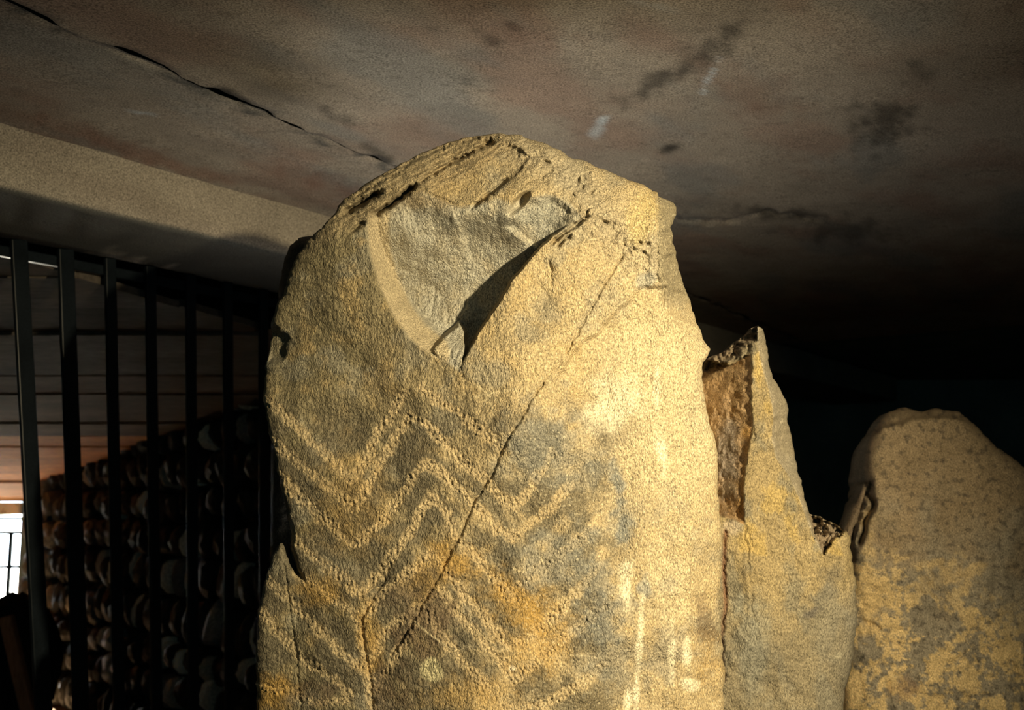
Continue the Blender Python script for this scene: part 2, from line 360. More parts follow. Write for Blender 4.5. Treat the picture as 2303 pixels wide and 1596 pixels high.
# rubble wall on the right of the passage
WA = Vector((-.422*9.7, 9.7, 0)); WB = Vector((-.195*6.2, 6.2, 0)); WD = (WB-WA); WL = WD.length; WD.normalize(); WN = Vector((WD.y, -WD.x, 0))
if WN.y > 0: WN = -WN
rw = empty('wall_passage', tuple((WA+WB)/2)); tag(rw, kind='structure')
def wp(s, n, z): p = WA+WD*s+WN*n; return (p.x, p.y, z)
WH = 2.3
V, Fc = prism([wp(-.04, 0, 0), wp(WL+1.2, 0, 0), wp(WL+1.2, -.4, 0), wp(-.04, -.4, 0)], [wp(-.04, 0, WH), wp(WL+1.2, 0, WH), wp(WL+1.2, -.4, WH), wp(-.04, -.4, WH)])
mesh_obj('wall_core', V, Fc, M['mortar'], rw, wp(WL/2, -.2, 0))
def rubble_mesh(k):
    rnd = random.Random(k); bm = []
    V = []; 
    n = 8
    prof = [(-.5, .95), (.2, 1.0), (.4, .80), (.52, .40)]
    rad = [rnd.uniform(.82, 1.08) for _ in range(n)]
    for (h, r) in prof:
        for i in range(n):
            a = 6.2832*(i+.5)/n; c, s_ = math.cos(a), math.sin(a); m = max(abs(c), abs(s_)); f = r*rad[i]*(.5/ (m**.75))
            V.append((c*f+rnd.uniform(-.02, .02), h+rnd.uniform(-.05, .05), s_*f+rnd.uniform(-.02, .02)))
    V.append((0, .52, 0)); Fc = []
    for j in range(len(prof)-1):
        for i in range(n):
            a, b = j*n+i, j*n+(i+1) % n; Fc.append([a, a+n, b+n, b])
    for i in range(n): Fc.append([3*n+i, 4*n, 3*n+(i+1) % n])
    me = bpy.data.meshes.new('wall_stone'); me.from_pydata(V, [], Fc); me.update(); return me
RM = []
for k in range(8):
    me = rubble_mesh(k); me.materials.append(M['rubble_pale_lit'] if k in (3,) else M['rubble']); RM.append(me)  # pale stones paint in the patches of light on the wall
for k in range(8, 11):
    me = rubble_mesh(k); me.materials.append(M['rubble_daylit']); RM.append(me)
ang = math.atan2(WN.y, WN.x)-math.pi/2
z = .0; row = 0
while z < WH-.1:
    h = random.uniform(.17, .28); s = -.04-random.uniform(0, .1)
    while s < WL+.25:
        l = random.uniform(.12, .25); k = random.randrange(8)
        if s < .75 and random.random() < .75 or random.random() < .05: k = 8+random.randrange(3)  # lighter stones near the gate: its daylight put into their colour
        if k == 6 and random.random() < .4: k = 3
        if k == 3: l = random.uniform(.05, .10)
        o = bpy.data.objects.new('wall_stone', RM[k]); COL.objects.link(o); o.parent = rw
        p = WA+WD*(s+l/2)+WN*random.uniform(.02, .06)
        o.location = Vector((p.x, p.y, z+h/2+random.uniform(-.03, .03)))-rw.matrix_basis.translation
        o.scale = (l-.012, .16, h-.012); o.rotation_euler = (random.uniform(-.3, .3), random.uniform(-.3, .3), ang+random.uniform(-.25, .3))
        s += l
    z += h; row += 1

# ============================================================ ENTRANCE GATE AND BAR SCREEN
def bar_box(name, p0, p1, wx, wy, mat, parent, axis=None):
    """square bar between two points; axis = direction of its width"""
    p0 = Vector(p0); p1 = Vector(p1); d = (p1-p0).normalized(); a = Vector(axis or (1, 0, 0)); a = (a-d*a.dot(d)).normalized(); b = d.cross(a)
    def ring(p, k): return [p+a*wx/2*k*sx+b*wy/2*k*sy for sx, sy in ((-1, -1), (1, -1), (1, 1), (-1, 1))]
    V = ring(p0, 1)+ring(p1, 1); V = [tuple(q) for q in V]
    o = mesh_obj(name, V, box_faces(), mat, parent, tuple(p0))
    bv = o.modifiers.new('bevel', 'BEVEL'); bv.width = min(wx, wy)*.18; bv.segments = 2
    return o
gate = empty('door_1', ((DX0+DX1)/2, YD+.1, 0)); tag(gate, kind='structure')
gy = YD+.1
for x in (DX0+.02, DX1-.02): bar_box('gate_stile', (x, gy, 0), (x, gy, DZ-.005), .035, .035, M['steel'], gate)
for z_ in (.06, .66, .985, 1.30, DZ-.03): bar_box('gate_rail', (DX0+.04, gy, z_), (DX1-.04, gy, z_), .03, .03, M['steel'], gate, (0, 1, 0))
xx = DX1-.02
for x in [DX1-.135-.16*i for i in range(5)]: bar_box('gate_bar', (x, gy+.012, .06), (x, gy+.012, 1.30), .04, .03, M['steel'], gate)
# screen of upright flat steel bars along the beam
scr = empty('bar_screen', beam(1.2, BWID-.03, 0)); tag(scr, 'screen of tall dark steel uprights under the concrete beam, in front of the passage', 'screen')
def on_screen(u, v):
    """point of the screen's plane seen at a photo position"""
    q = (CY-v)/F; p = (u-CX)/F; r = Vector((p, CP-q*SP, SP+q*CP)); o0 = E0+BN*(BWID-.03)
    t = (o0.x*BN.x+o0.y*BN.y)/(r.x*BN.x+r.y*BN.y); return Vector((t*r.x, t*r.y, EYE+t*r.z))
for (ut, ub) in [(47, 82), (150, 172), (248, 262), (338, 348), (428, 433), (512, 515), (592, 594)]:
    a = on_screen(ut, 640); b = on_screen(ub, 1300); d = (b-a)/(b.z-a.z)
    top = a+d*(ZB-.002-a.z); bot = a+d*(0-a.z)
    bar_box('upright_bar', bot, top, .062 if ut < 200 else .045, .02, M['steel'], scr, tuple(BD))
for z_ in (ZB-.05,): bar_box('top_rail', beam(-1.5, BWID-.0, z_), beam(3.4, BWID-.0, z_), .04, .03, M['steel'], scr, (0, 0, 1))

# ============================================================ CARVED STANDING STONE
OUT = [(575, 2890), (578, 1596), (575, 1480), (577, 1400), (585, 1350), (600, 1290), (617, 1242), (630, 1221), (641, 1240), (655, 1275), (668, 1290), (660, 1262), (652, 1240), (656, 1200), (648, 1170), (636, 1110), (622, 1050), (610, 990), (598, 930), (591, 890), (595, 850), (599, 815), (607, 780), (612, 758),
       (609, 735), (613, 715), (620, 690), (640, 650), (652, 610), (670, 570), (690, 540), (715, 518), (742, 490), (757, 474), (768, 455), (790, 436), (830, 408), (880, 380), (940, 348), (1000, 323), (1040, 310), (1085, 305), (1130, 300), (1165, 302), (1200, 315),
       (1240, 330), (1268, 343), (1278, 352), (1312, 360), (1361, 381), (1413, 405), (1451, 417), (1479, 432), (1481, 441), (1504, 450), (1521, 465), (1521, 482), (1507, 511), (1514, 529), (1512, 544), (1521, 567), (1526, 605), (1537, 638), (1553, 676), (1564, 717), (1580, 760), (1598, 785),
       (1592, 800), (1581, 815), (1578, 850), (1585, 900), (1595, 950), (1605, 975), (1612, 1010), (1615, 1050), (1614, 1100), (1617, 1150), (1622, 1180), (1622, 1250), (1618, 1350), (1625, 1450), (1630, 1530), (1628, 1596), (1640, 2890)]
def c6(*p): return [(560+x/2.168, 860+y/2.168) for x, y in p]
def c7(*p): return [(1000+x/2.169, 860+y/2.169) for x, y in p]
CHEV = [
    c6((85, 85), (200, 180), (300, 285), (420, 395), (505, 480), (560, 400), (620, 265), (700, 150), (770, 50)), c6((830, 20), (920, 90), (1010, 140), (1100, 210), (1235, 320)),
    c6((95, 265), (250, 400), (420, 530), (520, 595), (590, 490), (660, 360), (730, 240), (800, 165), (870, 210), (960, 300), (1060, 400), (1160, 480)), c7((200, 475), (270, 560), (345, 600), (405, 540), (480, 420), (520, 350)),
    c6((140, 440), (250, 560), (400, 700), (510, 800), (640, 690), (740, 560), (800, 460), (860, 390), (950, 450), (1080, 570), (1120, 610), (1230, 725), (1290, 770)), c7((260, 715), (325, 752), (420, 690), (540, 590), (620, 480)),
    c6((200, 745), (330, 860), (460, 950), (540, 1040), (660, 900), (790, 730), (890, 545), (975, 650), (1010, 760), (1100, 840), (1200, 960), (1290, 1050)), c7((330, 1010), (380, 980), (500, 880), (640, 780), (760, 660)),
    c6((230, 925), (330, 1005), (480, 1095), (550, 1160), (650, 1020), (780, 930), (905, 815), (960, 910), (1060, 1050), (1140, 1130), (1260, 1290)), c7((320, 1285), (400, 1250), (560, 1105), (700, 960), (780, 830)),
    c6((60, 930), (200, 1060), (330, 1195), (480, 1345), (575, 1410), (650, 1240), (760, 1135), (840, 1085), (930, 1000), (1050, 1160), (1150, 1260), (1290, 1420)), c7((340, 1450), (430, 1380), (560, 1260), (720, 1140), (850, 1030)),
    c6((40, 1090), (150, 1230), (250, 1345), (420, 1440), (490, 1530)), c6((600, 1530), (690, 1370), (790, 1210), (860, 1090), (920, 1200), (1020, 1335), (1160, 1475)), c7((300, 1590), (470, 1580), (580, 1520), (700, 1430), (850, 1320)),
    c6((40, 1480), (180, 1500), (330, 1560), (480, 1540)), c6((540, 1170), (560, 1300), (590, 1440), (600, 1590)),
]
CRACKS = [([(1478, 445), (1479, 500), (1480, 590), (1496, 640), (1490, 690)], 2.4, .006), ([(1476, 446), (1498, 452), (1512, 466)], 2, .004), ([(1490, 526), (1512, 528)], 2.4, .008), ([(1488, 600), (1510, 562), (1520, 550)], 2.4, .006), ([(1402, 572), (1372, 620), (1345, 668), (1320, 712), (1297, 752), (1275, 792)], 2.6, .010), ([(1222, 862), (1200, 890), (1180, 930), (1163, 955), (1140, 990), (1130, 1012), (1112, 1058), (1100, 1078), (1080, 1110), (1058, 1146), (1040, 1195), (1020, 1232), (1004, 1265)], 2.8, .012),
          ([(1004, 1265), (985, 1300), (962, 1340), (940, 1380), (915, 1420), (880, 1470)], 3.2, .010), ([(868, 1300), (848, 1330), (830, 1360), (812, 1393)], 3.0, .009), ([(640, 1270), (648, 1330), (655, 1400), (668, 1470), (672, 1540), (676, 1600)], 2.2, .006),
          ([(1236, 585), (1240, 610), (1242, 640)], 2.2, .006), ([(1500, 705), (1530, 700), (1545, 694)], 2.5, .008), ([(1560, 1210), (1556, 1300), (1560, 1400)], 2.5, .006), ([(1590, 1130), (1588, 1200)], 2.2, .006), ([(978, 650), (976, 680), (968, 710)], 2.4, .005), ([(1008, 690), (1005, 725)], 2.4, .005),
          ([(1275, 800), (1240, 835), (1222, 862)], 2.2, .005), ([(812, 1393), (822, 1470), (835, 1530), (838, 1596)], 3, .008)]
SLITS = [([(772, 480), (800, 464), (830, 445), (856, 432)], 6.0, .09), ([(840, 484), (872, 463), (905, 440), (935, 413)], 5.5, .09), ([(935, 413), (1000, 374), (1060, 341), (1112, 320)], 3.4, .035), ([(788, 522), (806, 506), (818, 498)], 4, .025), ([(1088, 324), (1110, 314)], 6, .04),
         ([(1060, 468), (1090, 444), (1115, 424), (1145, 396)], 4.5, .028), ([(860, 396), (930, 360), (1010, 326)], 3, .012), ([(800, 440), (860, 404), (910, 380)], 2.5, .012), ([(1040, 318), (1075, 309)], 3.5, .015), ([(1238, 549), (1262, 529), (1300, 502), (1330, 482)], 4.0, .035), ([(1254, 557), (1272, 538), (1286, 529)], 3, .025), ([(1240, 385), (1215, 400), (1180, 412)], 2.5, .006)]
BEV_O = [(828, 478), (824, 520), (830, 570), (848, 640), (884, 714), (922, 766), (962, 796)]
EDGE = [(1310, 500), (1272, 512), (1240, 534), (1205, 570), (1165, 615), (1136, 660), (1110, 702), (1083, 742), (1062, 775), (1046, 812), (1036, 840)]
REC = [(828, 478), (868, 458), (905, 434), (948, 425), (985, 440), (1030, 460), (1070, 455), (1120, 440), (1150, 452), (1172, 440), (1240, 432), (1290, 455), (1312, 485), (1310, 500), (1272, 512), (1240, 534), (1205, 570), (1165, 615), (1136, 660), (1110, 702), (1083, 742), (1062, 775), (1046, 812), (1036, 840), (962, 796), (922, 766), (884, 714), (848, 640), (830, 570), (824, 520)]
def chev_mask(u, v):
    wu = u+7*fbm(u/22, v/22, 3, 101); wv = v+7*fbm(u/22+50, v/22, 3, 102)
    p = np.zeros(u.shape)
    m = (v > 840) & (v < 1640) & (u < 1460)
    a, b = wu[m], wv[m]; q = np.zeros(a.shape)
    for k, ln in enumerate(CHEV):
        d, _, _ = pdist(a, b, ln); hw = 12.5+3*noise(a/60, b/60, k)
        q = np.maximum(q, 1-ss(hw-6, hw+3, d))
    q *= 1-ss(1330, 1440, a)*.8
    p[m] = q
    return p
def warp(u, v, a, sc, s): return u+a*fbm(u/sc, v/sc, 3, s), v+a*fbm(u/sc+31, v/sc+7, 3, s+1)
def main_depth(u, v, sd):
    x = (u-1180)/480.
    d = .165*np.maximum(0, -x)**1.4+.055*np.maximum(0, x)**1.8
    d += .13*np.clip((520-v)/220, 0, 2)**1.5
    d += .03*fbm(u/330, v/330, 3, 11)+.005*fbm(u/70, v/70, 4, 12)
    # right shoulder: breaks away to a side facet
    line = [(1470, 440), (1480, 520), (1490, 610), (1505, 700), (1555, 800), (1565, 950), (1560, 1100), (1553, 1250), (1548, 1420), (1562, 1620), (1570, 2900)]
    wu, wv = warp(u, v, 5, 40, 13)
    l, s, _ = pdist(wu, wv, line); d += np.where(s < 0, 1, 0)*l*lerp(.0024, .00085, ss(640, 800, v))
    # blocky facets at the upper right corner
    for fp, k in (([(1478, 425), (1510, 445), (1535, 480), (1512, 515), (1488, 520), (1480, 480)], -.012), ([(1486, 528), (1520, 525), (1520, 552), (1500, 580), (1490, 575)], -.010), ([(1488, 590), (1502, 572), (1530, 560), (1545, 640), (1500, 650)], .012), ([(1496, 660), (1550, 650), (1575, 730), (1530, 760), (1508, 700)], .006)):
        d += k*ss(-2, 7, psd(wu, wv, fp))
    # flake line on the right slab
    fl = [(1545, 655), (1500, 640), (1445, 636), (1410, 668), (1380, 700), (1340, 738), (1300, 772), (1262, 822), (1225, 870)]
    l, s, t = pdist(wu, wv, fl); d += np.where(s < 0, ss(0, 14, l), 0)*.018*(1-ss(40, 260, l))*(1-ss(.9, 1, t))
    gp = [(1410, 660), (1480, 605), (1490, 640), (1440, 642)]
    d += .008*ss(0, 8, psd(u, v, gp))
    # great spall scar
    wu, wv = warp(u, v, 3, 36, 17)
    sp = psd(wu, wv, REC); lb, _, tb = pdist(wu, wv, BEV_O); le, _, te = pdist(wu, wv, EDGE)
    top = [(828, 478), (868, 458), (905, 434), (948, 425), (985, 440), (1030, 460), (1070, 455), (1120, 440), (1150, 452), (1172, 440), (1240, 432), (1290, 455), (1312, 485)]
    lt, _, _ = pdist(wu, wv, top)
    hmax = lerp(.025, .17, ss(430, 690, v))*lerp(1, .55, ss(740, 830, v))
    bw = lerp(24, 62, ss(480, 760, v))
    prof = np.minimum(np.minimum(np.clip(lb/bw, 0, 1), ss(0, 5, le)), ss(0, 14, lt))
    lt2, _, _ = pdist(wu, wv, top[3:]); ltb, _, _ = pdist(wu, wv, [(962, 796), (1036, 840)])
    prof = np.minimum(prof, np.minimum(ss(-8, 75, lt2), ss(0, 22, ltb)))
    rec = np.where(sp > 0, prof*hmax, 0)
    wd_ = [(966, 790), (985, 762), (1012, 738), (1034, 722), (1050, 745), (1052, 775), (1048, 815), (1040, 850), (1000, 835)]
    sw = psd(wu, wv, wd_); rec = rec*(1-ss(-1, 9, sw)*lerp(.5, 1, ss(725, 815, v)))
    # broad flat floor: cancels the curve of the face around it
    d += rec
    e2 = [(1122, 512), (1136, 500), (1160, 470), (1175, 442), (1240, 434), (1288, 458), (1300, 480), (1270, 512), (1240, 534), (1200, 565), (1185, 556), (1160, 535), (1140, 520)]
    s2 = psd(wu, wv, e2); d += np.where(s2 > 0, ss(0, 22, s2), 0)*.02
    # left facet step inside the scar
    l, s, t = pdist(wu, wv, [(948, 428), (985, 452), (1015, 470), (1030, 510), (1048, 560), (1060, 620)]); d += np.where((s < 0) & (sp > 0), .007*ss(0, 9, l)*(1-ss(30, 130, l)), 0)*(1-ss(.75, 1, t))
    # upper flake surface, stepping down to the scar
    ef = [(935, 413), (1000, 374), (1060, 341), (1112, 320), (1165, 330), (1195, 352), (1160, 400), (1110, 440), (1060, 470), (1010, 462), (960, 436)]
    s3 = psd(wu, wv, ef); l3, _, _ = pdist(wu, wv, [(1195, 352), (1160, 398), (1115, 432), (1065, 470)]); d += np.where(s3 > 0, ss(0, 4, l3)*.017*(1-ss(20, 90, l3)), 0)*ss(0, 25, s3+12)
    for pt in [(1168, 456, 30, 11, -50)]:
        a = math.radians(pt[4]); xx_ = (u-pt[0])*math.cos(a)+(v-pt[1])*math.sin(a); yy_ = -(u-pt[0])*math.sin(a)+(v-pt[1])*math.cos(a)
        d += .045*np.exp(-((xx_/pt[2])**2+(yy_/pt[3])**2)**2)
    # wedge left standing in the bottom of the scar
    rid = np.abs(fbm((u+v*.55)/5.5, (v-u*.4)/40, 2, 19))
    d += np.where(sw > 0, .008*rid*ss(0, 5, sw), 0)
    # shelves along the upper left rim
    n = (u-750)*.437+(v-490)*.9; al = (u-750)*.9-(v-490)*.437
    rim = (1-ss(20, 60, n-.03*al))*(1-ss(1130, 1230, u))*(1-ss(470, 560, v))
    n2 = n+5*fbm(al/50, n/18, 3, 23)
    d += rim*(.010*(np.floor(n2/14.)-n2/14.)+.004*fbm(al/26, n/5, 3, 25))
    # crumbled quartz vein across the top right
    vein, _, _ = pdist(wu, wv, [(1170, 325), (1250, 380), (1300, 420), (1330, 480), (1370, 520), (1440, 555), (1470, 570)])
    rg = np.exp(-(vein/55)**2)*(v < 640)
    d += rg*(.007*fbm(u/34+.4*fbm(u/20, v/20, 2, 26), v/22, 5, 27, .55)+.002*fbm(u/7, v/7, 3, 28))
    for (cu, cv, ra, rb, rot, k) in [(1301, 405, 8, 3, -70, .02), (1310, 421, 6, 3, -70, .016), (1228, 364, 9, 4, 20, .018), (1333, 431, 8, 2, -50, .016), (1362, 501, 10, 5, 20, .022), (1345, 490, 12, 5, 25, .008), (1455, 548, 6, 3, 0, .015), (1320, 478, 9, 3, -70, .02), (1425, 560, 5, 3, 0, .012), (1440, 545, 5, 3, 30, .012), (1372, 412, 7, 2, -10, .008), (1250, 375, 5, 2, 10, .01), (1447, 566, 4, 3, 0, .012)]:
        a = math.radians(rot); xx_ = (u-cu)*math.cos(a)+(v-cv)*math.sin(a); yy_ = -(u-cu)*math.sin(a)+(v-cv)*math.cos(a)
        d += k*np.exp(-((xx_/ra)**2+(yy_/rb)**2)**1.3)
    # nick in the left edge
    nk = [(600, 700), (622, 728), (650, 742), (656, 770), (648, 800), (634, 815), (590, 830)]
    s4 = psd(wu, wv, nk); d += np.where(s4 > 0, ss(0, 22, s4), 0)*.03
    # lower-left flake with its gap
    l, s, t = pdist(wu, wv, [(648, 1170), (654, 1240), (668, 1285), (690, 1310)]); d += .05*np.exp(-(l/5)**2)*(1-ss(.6, 1, t))
    # cracks and slits
    wu, wv = warp(u, v, 3, 18, 29)
    for ln, wdt, dep in CRACKS+SLITS:
        us_ = [p[0] for p in ln]; vs_ = [p[1] for p in ln]
        m = (u > min(us_)-30) & (u < max(us_)+30) & (v > min(vs_)-30) & (v < max(vs_)+30)
        l, s, t = pdist(wu[m], wv[m], ln); tp = np.minimum(1, np.minimum(t, 1-t)*6+.25) if dep > .02 else 1
        d[m] += dep*tp*np.exp(-(l/wdt)**2)
    # pecked chevrons
    p = chev_mask(u, v)
    d += p*(.0013+.0042*fbm(u/6, v/10, 3, 33, .6))
    # overall grain of the surface: upright hatch on the left and in the scar, finer on the right
    ham = lerp(1, .35, ss(1080, 1330, u))
    d += ham*(.0017*fbm(u/7., v/13., 2, 35))+.0012*fbm(u/20, v/20, 3, 36)
    # rounded arris
    r = np.where(u < 1000, 24., 14.); k = np.clip(sd/r, 0, 1); d += np.where(u < 1000, .022, .018)*(1-np.sqrt(1-(1-k)**2))
    return d
def main_color(u, v, sd, d):
    c = np.tile(np.array([.43, .34, .195]), (u.size, 1))
    c = mix(c, (.18, .153, .09), 1-ss(700, 1330, u+90*fbm(u/120, v/120, 3, 41)))  # left side browner, its dimmer light also put into the colour
    c = mix(c, (.235, .225, .18), .5*ss(.0, .6, fbm(u/110, v/110, 4, 43)))
    c = mix(c, (.40, .295, .14), .45*ss(.1, .7, fbm(u/75+9, v/75, 4, 45)))
    c = mix(c, (.52, .43, .27), .8*ss(1290, 1400, u)*(1-ss(900, 1350, v))*ss(600, 800, v))  # brightest lit zone of the face painted paler
    sp = psd(u, v, REC); lb, _, _ = pdist(u, v, BEV_O)
    c = mix(c, (.36, .345, .285), ss(0, 12, sp)*(.85+.3*fbm(u/40, v/40, 3, 47)).clip(0, 1))
    c = mix(c, (.42, .35, .225), ss(0, 8, sp)*(1-ss(42, 56, lb))*.9)  # bevel facing the lamp: its stronger light put into the colour
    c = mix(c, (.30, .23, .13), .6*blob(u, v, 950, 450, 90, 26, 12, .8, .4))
    e2 = blob(u, v, 1225, 490, 70, 40, 0, .6, .3); c = mix(c, (.30, .30, .26), .7*e2)
    vein, _, _ = pdist(u, v, [(1170, 325), (1250, 370), (1310, 420), (1340, 480), (1380, 520), (1450, 555), (1480, 600)])
    c = mix(c, (.33, .29, .21), .7*np.exp(-(vein/55)**2)*(v < 660))
    c = mix(c, (.46, .36, .16), .6*blob(u, v, 1450, 490, 40, 70, 10))
    c = mix(c, (.26, .27, .25), .6*blob(u, v, 1450, 630, 34, 18, -35))
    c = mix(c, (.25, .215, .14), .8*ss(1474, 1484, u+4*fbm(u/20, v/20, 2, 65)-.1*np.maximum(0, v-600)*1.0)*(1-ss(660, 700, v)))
    # pecking, paler than the polished skin between
    p = chev_mask(u, v)
    low = ss(860, 980, v)*(1-ss(1330, 1460, u))
    c = mix(c, (.125, .108, .072), .85*low*(1-p)*ss(-.5, .2, fbm(u/90, v/90, 3, 49)))
    c = mix(c, (.43, .34, .20), np.clip(.8+.7*fbm(u/7, v/10, 3, 64, .6), 0, 1)*p*lerp(.75, 1, ss(700, 1000, u)))
    # stains and drips; pale blobs at the right also paint in the brightest light
    for (cu, cv, ru, rv, rot, k) in [(1180, 1360, 110, 60, 35, .9), (1020, 1260, 70, 40, 35, .85), (1200, 1460, 80, 60, 0, .6), (720, 1330, 60, 40, 0, .7), (620, 1560, 60, 50, 0, .9), (830, 1440, 30, 90, -5, .7), (790, 1130, 90, 120, 0, .35), (1060, 1560, 120, 50, 0, .5), (960, 1300, 40, 60, 20, .6), (1590, 1480, 40, 80, 0, .5)]:
        c = mix(c, (.40, .245, .06), k*blob(u, v, cu, cv, ru, rv, rot, .9, .5, 51)*.8)
    for (cu, cv, ru, rv, rot, k) in [(960, 1400, 70, 110, 20, .75), (700, 1560, 60, 26, 0, .6), (880, 1560, 50, 60, 0, .7), (900, 1330, 60, 30, -30, .5), (1590, 1400, 26, 60, 0, .6)]:
        c = mix(c, (.115, .08, .05), k*blob(u, v, cu, cv, ru, rv, rot, .8, .7, 53))
    for (cu, cv, ru, rv, rot, k) in [(1390, 1090, 16, 60, -15, .9), (1402, 1190, 34, 44, 0, .9), (1350, 1400, 70, 60, 0, .7), (1450, 1330, 20, 40, 0, .9), (1340, 1310, 60, 50, 30, .6), (1230, 1000, 110, 90, 20, .55), (1250, 1250, 110, 60, -30, .6), (1380, 1500, 60, 70, 0, .5), (1500, 1470, 60, 70, 0, .5), (1310, 1060, 60, 60, 0, .4)]:
        c = mix(c, (.20, .205, .185), k*blob(u, v, cu, cv, ru, rv, rot, .7, .6, 55))
    for (cu, cv, ru, rv, rot, k) in [(1385, 900, 60, 70, 20, .6), (1345, 940, 40, 40, 0, .5), (1490, 1020, 14, 60, -8, .7), (1478, 870, 9, 80, 0, .5), (1410, 1320, 20, 60, 0, .8), (1440, 1430, 9, 80, 3, .95), (1412, 1570, 9, 40, 4, .9), (1432, 1560, 8, 60, 2, .95), (1512, 1470, 9, 70, 2, .8), (1545, 1470, 12, 40, 0, .9), (1555, 1540, 22, 16, 20, .8), (1500, 1300, 60, 120, 0, .2)]:
        c = mix(c, (.72, .64, .46), k*blob(u, v, cu, cv, ru, rv, rot, .7, .45, 57))
    c = mix(c, (.50, .45, .27), .9*blob(u, v, 971, 1508, 27, 27, 0, .25, .25, 58))
    c = mix(c, (.60, .52, .38), .9*blob(u, v, 1152, 1502, 9, 8, 0, .4, .4, 59))
    # fine incised scratches: a star, and a hooked nick
    sc_ = [[(1097, 885), (1065, 893)], [(1097, 885), (1160, 875)], [(1097, 885), (1088, 915)], [(1097, 885), (1130, 912)], [(1097, 885), (1075, 868)], [(1097, 885), (1105, 855)], [(1097, 885), (1110, 930)], [(1160, 875), (1166, 884)], [(1153, 1276), (1166, 1285), (1182, 1284), (1187, 1280)], [(930, 1395), (965, 1425), (1000, 1450), (1020, 1462)], [(1080, 1420), (1125, 1465)], [(1219, 1250), (1220, 1265)]]
    for ln in sc_:
        m = (np.abs(u-ln[0][0]) < 110) & (np.abs(v-ln[0][1]) < 110); l, _, _ = pdist(u[m], v[m], ln)
        c[m] = mix(c[m], (.55, .47, .30), .7*np.exp(-(l/2.2)**2))
    sp2 = ss(.42, .6, fbm(u/6, v/6, 2, 61)); c = mix(c, (.62, .56, .40), .35*sp2*ss(900, 1300, u))
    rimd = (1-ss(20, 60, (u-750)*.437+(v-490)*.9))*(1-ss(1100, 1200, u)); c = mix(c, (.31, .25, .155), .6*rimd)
    return c
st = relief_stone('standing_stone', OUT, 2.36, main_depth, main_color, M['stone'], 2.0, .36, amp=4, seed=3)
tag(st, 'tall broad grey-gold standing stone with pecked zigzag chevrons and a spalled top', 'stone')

# ============================================================ BROKEN STONE BESIDE IT
OUT2 = [(1500, 2600), (1500, 900), (1560, 830), (1583, 812), (1600, 800), (1612, 797), (1640, 783), (1668, 758), (1688, 738), (1704, 732), (1716, 740), (1722, 765), (1727, 810), (1738, 850), (1755, 875), (1768, 900), (1775, 960), (1787, 1020), (1797, 1070), (1808, 1110), (1820, 1155), (1845, 1160), (1880, 1178), (1905, 1195), (1914, 1220), (1916, 1260), (1925, 1310), (1927, 1400), (1915, 1500), (1900, 1560), (1893, 1610), (1890, 2600)]
SC2 = [(1560, 800), (1640, 820), (1690, 790), (1694, 860), (1690, 905), (1696, 950), (1688, 1000), (1678, 1050), (1674, 1110), (1676, 1182), (1650, 1172), (1620, 1162), (1560, 1160)]
RID = [(1700, 732), (1704, 780), (1718, 840), (1730, 880), (1740, 930), (1735, 985), (1745, 1030), (1775, 1070), (1795, 1115), (1812, 1160), (1830, 1210), (1850, 1248)]
NOT2 = [(1815, 1150), (1845, 1160), (1880, 1178), (1905, 1195), (1893, 1198), (1870, 1222), (1852, 1248), (1832, 1210)]
def d2(u, v, sd):
    d = .0009*np.maximum(0, 1690-u)*.35+.06*np.maximum(0, (u-1800)/130)**2+.012*fbm(u/120, v/120, 4, 201)+.003*fbm(u/25, v/25, 4, 202)
    wu, wv = warp(u, v, 5, 26, 203)
    s = psd(wu, wv, SC2); l, _, _ = pdist(wu, wv, [(1690, 790), (1694, 860), (1690, 905), (1696, 950), (1688, 1000), (1678, 1050), (1674, 1110), (1676, 1182)])
    lb, _, _ = pdist(wu, wv, [(1676, 1182), (1650, 1172), (1620, 1162), (1560, 1160)])
    d += np.where(s > 0, ss(0, 14, lb)*(.012*ss(0, 4, l)+.00135*l), 0)
    d += np.where(s > 0, .003*fbm(u/14, v/34, 4, 205)-.006*np.abs(fbm(u/9, v/20, 2, 206))*(1-ss(1640, 1670, u))*ss(880, 950, v), 0)
    l, sg, t = pdist(wu, wv, RID); d += np.where(sg < 0, .006*ss(0, 4, l)+np.minimum(l, 60)*.0036, 0)*ss(0, .05, t)*(1-ss(1170, 1245, v))*(1-ss(1835, 1855, u))
    d += np.where((sg < 0), .004*fbm(u/9, v/40, 3, 207), 0)
    # torn top edge
    tl, _, _ = pdist(wu, wv, [(1560, 830), (1583, 812), (1612, 797), (1640, 783), (1668, 758), (1695, 735)])
    tr = (1-ss(8, 42, tl))*(u < 1702); d += tr*(.06+.035*fbm(u/20, v/13, 4, 209)+.025*np.abs(fbm((u+v)/9, (u-v)/34, 2, 210)))
    s = psd(wu, wv, NOT2); l2, _, _ = pdist(wu, wv, [(1905, 1195), (1893, 1198), (1870, 1222), (1852, 1248)])
    d += np.where(s > 0, ss(0, 5, s)*.05+.04*fbm(u/11, v/11, 3, 211)+.03*(1-ss(6, 30, l2)), 0)
    for ln, wdt, dep in [([(1632, 1195), (1628, 1280), (1632, 1360), (1622, 1440), (1628, 1530)], 3.2, .012), ([(1676, 1185), (1684, 1270), (1690, 1340), (1682, 1370)], 2.5, .006), ([(1696, 958), (1694, 990)], 3, .01), ([(1688, 1190), (1695, 1300), (1688, 1400)], 2, .004), ([(1850, 1248), (1852, 1290)], 2.5, .006)]:
        l, _, _ = pdist(wu, wv, ln); d += dep*np.exp(-(l/wdt)**2)
    k = np.clip(sd/16, 0, 1); d += .03*(1-np.sqrt(1-(1-k)**2)); d += .0014*fbm(u/7, v/11, 2, 213)
    return d
